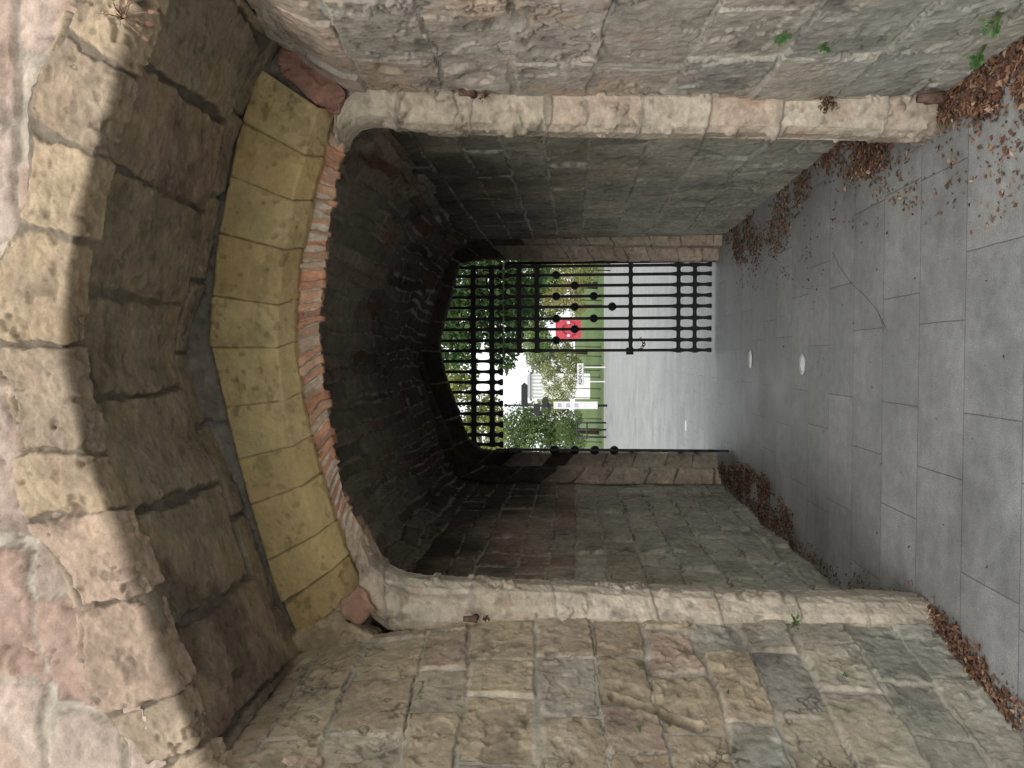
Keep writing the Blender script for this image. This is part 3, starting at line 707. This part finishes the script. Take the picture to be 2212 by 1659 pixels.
weed('weed',PXp(1700,72,1.12),(-1,0,.2),8,.028,.023,GRN,'small bright green weed highest on the plastered wall',stem_l=.016)
weed('weed',PXp(1785,97,1.11),(-1,0,.2),14,.02,.012,GRN,'tiny feathery weed below another on the plastered wall',stem_l=.02)
weed('weed',PXp(2125,112,1.10),(-1,0,.4),24,.022,.013,GRN,'leafy green weed at the foot of the plastered wall above the leaf drift',stem_l=.036)
weed('weed',PXp(2160,45,1.10),(-1,0,.4),20,.022,.013,GRN,'pale green weed on the wall nearest the frame edge',stem_l=.032)
weed('weed',P(1722,1345,3.33+D),(.3,-1,.3),14,.02,.011,GRN,'small green weed growing from the tan jamb',stem_l=.028)
for (a,b),l_ in zip(((1832,1470),(1385,1585),(1575,1510)),('tiny green sprig on the squared block wall low down','tiny green sprig on the squared block wall beside the crevice','tiny pale sprig under the eroded crevice')):
    q=lw(a,b); q[0]+=.015
    weed('weed',q,(1,0,.3),6,.012,.007,GRN,l_,stem_l=.010)
weed('creeper',P(262,32,2.38),(-.2,-1,-.4),20,.026,.016,[(.20,.22,.11),(.36,.17,.11),(.42,.27,.18),(.46,.38,.30),(.40,.22,.15)],'straggling dry creeper with russet leaves hanging from the near arch edge',stem_l=.08,mat_stem=M_sprig,droop=.6)

# ================================================================== IRON FITTINGS
def pintle(base,nrm,label,sz=1.0,name='hinge_pintle'):
    t=empty(name,tuple(base),label,'iron fitting'); n=Vector(nrm).normalized(); b=Vector(base)
    tube('arm',[b-n*.04,b+n*.05*sz],[.022*sz,.018*sz],M_rust,t,10)
    e=b+n*.045*sz
    tube('pin',[e+Vector((0,0,-.02*sz)),e+Vector((0,0,.01)),e+Vector((0,0,.065*sz))],[.022*sz,.02*sz,.016*sz],M_rust,t,10)
    return t
pintle(P(2012,212,3.30+D),(-.3,-1,0),'stubby rusty hinge pintle low down beside the leaf drift',1.2)
pintle(P(1020,202,3.325+D),(-.2,-1,0),'rusty hinge pintle high on the jamb beside the plastered wall',.85)
pintle(P(1026,1335,3.325+D),(.2,-1,0),'rusty hinge pintle high on the tan jamb opposite',.75)
def clump(c,r,n,label,seed):
    rs=np.random.RandomState(seed); p=np.array(c)+rs.normal(size=(n,3))*r*np.array([1,.6,.8])
    cols=DEADP[rs.randint(0,len(DEADP),n)]*rs.uniform(.6,1.1,(n,1))
    me=leaves_mesh('leaf_clump',p,rs.uniform(.6,1.2,n)*.024,rs.normal(size=(n,3)),cols,rs,.6)
    tag(link('leaf_clump',me,M_dead),label,'leaves')
clump(P(1790,222,3.31+D),.022,80,'dry brown leaf clump caught on the pale jamb',1)
clump(P(1047,207,3.30+D),.011,24,'small leaf clump lodged under the high pintle by the plastered wall',2)
clump(P(1048,1335,3.31+D),.008,16,'small leaf clump lodged under the pintle on the tan jamb',3)

# ================================================================== OUTSIDE
def leafy(name,parent,blobs,n,size,pal,seed,mat=M_leaf):
    rs=np.random.RandomState(seed); tot=sum(b[3]**2 for b in blobs); C=[];K=[]
    pal=np.array(pal)
    for (x,y,z,r,*sq) in blobs:
        k=max(20,int(n*r*r/tot)); d=rs.normal(size=(k,3)); d/=np.linalg.norm(d,axis=1,keepdims=True)
        rad=r*rs.uniform(.35,1.08,(k,1))**.6
        p=d*rad*np.array([1,1,sq[0] if sq else .8]); p=p*(1+.3*fbm(d*3+x+seed,2)[:,None])
        C.append(p+np.array([x,y,z]));
        sh=.75+.5*rs.rand()
        K.append(pal[rs.randint(0,len(pal),k)]*rs.uniform(.65,1.3,(k,1))*sh)
    C=np.concatenate(C);K=np.concatenate(K); C[:,2]=np.maximum(C[:,2],.03)
    me=leaves_mesh(name,C,rs.uniform(.6,1.3,len(C))*size,rs.normal(size=(len(C),3))+np.array([0,0,.4]),np.clip(K,.004,.6),rs,.3,.8)
    return link(name,me,mat,parent)
def tree(loc,blobs,n,size,pal,label,seed,trunk_r=.18,name='tree',group=None):
    top=np.mean([b[:3] for b in blobs],axis=0)
    if loc is None: loc=(top[0],top[1]+.3,0)
    t=empty(name,loc,label,'tree',group); rnd=random.Random(seed)
    bm=bmesh.new(); b0=Vector(loc); tv=Vector(top); hz=tv.z
    p=[b0+Vector((0,0,-.05)),b0+Vector((.05,0,hz*.4)),b0.lerp(tv,.08)+Vector((0,.05,hz*.75)),b0.lerp(tv,.5)+Vector((0,0,hz*.46)),tv]
    tube_bm(bm,p,[trunk_r,trunk_r*.8,trunk_r*.65,trunk_r*.4,trunk_r*.2],10)
    for b in blobs:
        s=p[2].lerp(p[3],rnd.random()); e=Vector(b[:3]); tube_bm(bm,[s,s.lerp(e,.5)+Vector((0,0,.15)),e],[trunk_r*.35,trunk_r*.2,trunk_r*.08],7)
    bm_obj('trunk',bm,M_bark,t,True)
    leafy('crown',t,blobs,n,size,pal,seed)
DK=[(.05,.10,.03),(.07,.13,.038),(.09,.15,.045)]; MD=[(.15,.22,.075),(.19,.26,.095),(.12,.185,.06)]; YG_=[(.24,.28,.07),(.19,.25,.07),(.30,.29,.09)]
def B(px,py,Y,r,sq=.8): q=P(px,py,Y); return (q[0],q[1],q[2],r,sq)
tree((3.6,20,0),[B(985,600,20,.9),B(1010,690,20,.9),B(970,740,20.5,.8),B(1060,620,20,.9),B(1085,700,20,.75),B(1130,590,20.5,.8),B(1090,770,20.5,.45),B(1110,650,21,.8),B(930,650,21,1.1)],10000,.15,DK,'dark green tree overhanging the walk behind the shut gate leaf',1,.22)
tree((-6.2,31,0),[B(990,890,30,1.3),B(960,830,30,1.0),B(1040,940,30,1.2),B(1000,800,31,.8),B(1060,880,31,.6),B(1000,1010,30.5,1.5)],8000,.15,YG_,'yellow green tree whose crown shows high through the grille',2,.2)
tree(None,[B(1120,925,48,1.5),B(1160,950,48,1.8),B(1090,950,49,1.5),B(1200,915,48,1.5),B(1215,955,48,1.4),B(1150,900,49,.9)],9000,.18,MD,'bushy green tree behind the railing',3,.2)
tree((4.8,52,0),[B(1150,600,52,2.0),B(1180,650,52,1.7),B(1130,680,53,1.5),B(1200,590,51,1.5),B(1165,735,52,1.1)],8000,.2,MD,'green tree behind the lifebuoy',4,.25)
tree((.6,90,0),[B(1185,790,90,2.6),B(1165,760,90,2.2),B(1195,850,92,2.6),B(1150,735,93,2.4)],5000,.33,[(.23,.27,.15),(.27,.30,.16)],'pale distant tree below the gap of white sky',5,.3)
def bush(blobs,n,size,pal,label,seed,group='bushes along the far bank'):
    t=empty('bush',(blobs[0][0],blobs[0][1],0),label,'bush',group)
    bm=bmesh.new()
    for b in blobs: tube_bm(bm,[(b[0],b[1],-.02),(b[0]+.03,b[1],b[2]*.6),(b[0],b[1],b[2])],[.03,.02,.008],6)
    bm_obj('stem',bm,M_bark,t,True); leafy('foliage',t,blobs,n,size,pal,seed)
bush([B(1225,770,45,.7),B(1215,750,45.3,.7),B(1240,790,45,.6)],3000,.1,[(.25,.28,.10),(.31,.31,.12),(.20,.25,.09)],'olive bush left of the lifebuoy',11)
bush([B(1220,840,46,.8),B(1235,815,46,.7),B(1200,860,46.4,.9),B(1190,825,46.4,.7),B(1185,800,47,.6)],4200,.1,[(.28,.30,.12),(.33,.32,.13),(.22,.27,.10)],'yellowing bush behind the street name sign',12)
bush([B(1240,905,44,.6),B(1225,930,44,.8),B(1245,955,44,.7)],3000,.1,MD,'green bush just behind the railing',13)
bush([B(1245,660,44,.7),B(1220,640,44,.9),B(1245,620,44,.7),B(1190,650,45,.7)],3500,.1,[(.36,.26,.09),(.29,.27,.09),(.21,.24,.09)],'orange tinted bush beside the lifebuoy',14)
bush([B(1270,585,34,.6),B(1250,570,34,.7),B(1215,575,34.5,.7)],2500,.09,[(.15,.19,.07),(.33,.29,.08)],'low bush with yellow flecks at the gate hinge side',15)
sx=lambda py,Y: float(P(1239,py,Y)[0]); sz=lambda px,Y: float(P(px,772,Y)[2])
YS=39.0
t=empty('street_name_sign',(sx(809,YS),YS,0),'white street name board on two short legs','sign')
x0,x1=sx(833,YS),sx(785,YS); z0,z1=sz(1261,YS),sz(1247,YS)
box('board',x0,x1,YS-.02,YS+.02,z0,z1,M_white,t,.005)
for q in (x0+.2,x1-.2): box('leg',q-.03,q+.03,YS+.021,YS+.08,0,z1-.05,M_white,t,.004)
box('border',x0+.03,x1-.03,YS-.026,YS-.021,z0+.02,z0+.032,M_blackp,t)
fc=bpy.data.curves.new('lettering','FONT'); fc.body='KLEVE WALK'; fc.size=.24; fc.align_x='CENTER'; fc.align_y='CENTER'; fc.extrude=.002; fc.offset=.006
tmp=bpy.data.objects.new('tmp',fc); COL.objects.link(tmp); bpy.context.view_layer.update()
me=bpy.data.meshes.new_from_object(tmp.evaluated_get(bpy.context.evaluated_depsgraph_get())); bpy.data.objects.remove(tmp)
wd=max(v.co.x for v in me.vertices)-min(v.co.x for v in me.vertices); kk=(x1-x0)*.9/wd
o=link('lettering',me,M_blackp,t); o.matrix_parent_inverse=Matrix.Identity(4); o.location=(0,-.026,(z0+z1)/2+.01); o.rotation_euler=(math.pi/2,0,0); o.scale=(kk,min(kk*1.3,1.3),1)
YB=37.0; bxx=sx(711,YB)
t=empty('lifebuoy_station',(bxx,YB,0),'red lifebuoy housing on a post seen through the shut gate leaf','lifebuoy')
box('post',bxx-.05,bxx+.05,YB+.06,YB+.15,0,sz(1215,YB),M_blackp,t,.01)
bw=.47; zc=sz(1228,YB)
bm=bmesh.new(); A=[(bxx+bw*math.copysign(abs(math.cos(a))**.35,math.cos(a)),zc+.62*math.copysign(abs(math.sin(a))**.35,math.sin(a))) for a in np.linspace(0,2*math.pi,49)[:-1]]
f=[bm.verts.new((a,YB-.06,b)) for a,b in A]; g=[bm.verts.new((a,YB+.05,b)) for a,b in A]; bm.faces.new(f); bm.faces.new(g[::-1])
for i in range(48): bm.faces.new((f[i],g[i],g[(i+1)%48],f[(i+1)%48]))
bm_obj('housing',bm,M_red,t)
for k in range(4):
    tt=[(bxx+.31*math.cos(a),YB-.1,zc+.34*math.sin(a)) for a in np.linspace(k*math.pi/2+.2,(k+1)*math.pi/2-.2,9)]
    tube('ring_segment',tt,.065,M_red,t,10)
    tt=[(bxx+.31*math.cos(a),YB-.1,zc+.34*math.sin(a)) for a in np.linspace(k*math.pi/2-.2,k*math.pi/2+.2,5)]
    tube('ring_band',tt,.068,M_white,t,10)
YF=37.0; fx=sx(876,YF)
t=empty('fingerpost',(fx,YF,0),'tall black fingerpost carrying a narrow white information board','signpost')
tube('post',[(fx,YF,0),(fx,YF,sz(1095,YF))],[.06,.045],M_blackp,t,12)
bm=bmesh.new(); bmesh.ops.create_uvsphere(bm,u_segments=12,v_segments=8,radius=.09); bmesh.ops.translate(bm,verts=bm.verts,vec=(fx,YF,sz(1092,YF))); bm_obj('finial',bm,M_blackp,t,True)
def finger(zp,xa,xb,hw=7):
    za,zb=sz(zp+hw,YF),sz(zp-hw,YF); tip=xb+(.14 if xb>xa else -.14)
    bm=bmesh.new(); pts=[(xa,za),(xb,za),(tip,(za+zb)/2),(xb,zb),(xa,zb)]
    f=[bm.verts.new((a,YF-.1,b)) for a,b in pts]; g=[bm.verts.new((a,YF-.07,b)) for a,b in pts]; bm.faces.new(f); bm.faces.new(g[::-1])
    for i in range(5): bm.faces.new((f[i],g[i],g[(i+1)%5],f[(i+1)%5]))
    bm_obj('finger',bm,M_blackp,t)
finger(1133,fx-.06,sx(832,YF)); finger(1160,fx+.1,sx(893,YF)); finger(1178,fx-.1,sx(862,YF)); finger(1187,fx+.1,sx(886,YF),4)
za,zb=sz(1291,YF),sz(1196,YF)
box('info_board',sx(883,YF),sx(867,YF),YF-.16,YF-.11,za,zb,M_white,t,.01)
for a in (1208,1226,1244): box('printed_panel',sx(879,YF),sx(871,YF),YF-.166,YF-.161,sz(a+5,YF),sz(a-3,YF),M_blue,t)
YR=38
t=empty('railing',(sx(930,YR),YR,0),'short black tubular railing in front of the green bush','railing')
for py in (913,928,944): 
    x=sx(py,YR); tube('post',[(x,YR,0),(x,YR,sz(1243,YR))],.045,M_blackp,t,8)
for px in (1247,1268): tube('rail',[(sx(948,YR),YR,sz(px,YR)),(sx(911,YR),YR,sz(px,YR))],.035,M_blackp,t,8)
YW=75
t=empty('white_building',(sx(835,YW),YW,0),'small white building half hidden behind the bushes','building')
xa,xb=sx(862,YW),sx(808,YW); zt=sz(1146,YW)
box('wall',xa,xb,YW,YW+4,0,zt,M_white,t)
for k in range(7):
    q=xa+(xb-xa)*(k+.5)/7; box('window',q-.09,q+.09,YW-.03,YW-.005,sz(1172,YW),sz(1150,YW),M_glass,t)
bm=bmesh.new(); zz=sz(1136,YW)
vs=[(xa-.2,YW-.3,zt+.01),(xb+.2,YW-.3,zt+.01),(xb+.2,YW+4.3,zt+.01),(xa-.2,YW+4.3,zt+.01),(xa+.2,YW+2,zz),(xb-.2,YW+2,zz)]; v=[bm.verts.new(p) for p in vs]
for f in ((0,1,5,4),(2,3,4,5),(1,2,5),(3,0,4),(3,2,1,0)): bm.faces.new([v[i] for i in f])
bm_obj('roof',bm,M_slate,t)

# ================================================================== LIGHT
w=bpy.data.worlds.new('World'); SC.world=w; w.use_nodes=True; nt=w.node_tree
bg=nt.nodes['Background']; sky=nt.nodes.new('ShaderNodeTexSky'); sky.sky_type='NISHITA'; sky.sun_disc=False
EL=math.radians(36); sky.sun_elevation=EL; sky.sun_rotation=math.radians(190); sky.dust_density=4; sky.air_density=1.0
hs=nt.nodes.new('ShaderNodeHueSaturation'); hs.inputs['Saturation'].default_value=.2; hs.inputs['Value'].default_value=1.6
mx=nt.nodes.new('ShaderNodeMix'); mx.data_type='RGBA'; mx.inputs['Factor'].default_value=.65
nt.links.new(sky.outputs[0],hs.inputs['Color']); nt.links.new(hs.outputs[0],mx.inputs[6]); mx.inputs[7].default_value=(11.0,11.2,11.5,1)
nt.links.new(mx.outputs[2],bg.inputs['Color']); bg.inputs['Strength'].default_value=.15
sl=bpy.data.lights.new('sun','SUN'); sl.energy=.95; sl.angle=math.radians(45); sl.color=(1,.95,.88)
so=bpy.data.objects.new('sun',sl); COL.objects.link(so)
d=Vector((.05,1*math.cos(EL),-math.sin(EL))); so.rotation_euler=d.to_track_quat('-Z','Y').to_euler()
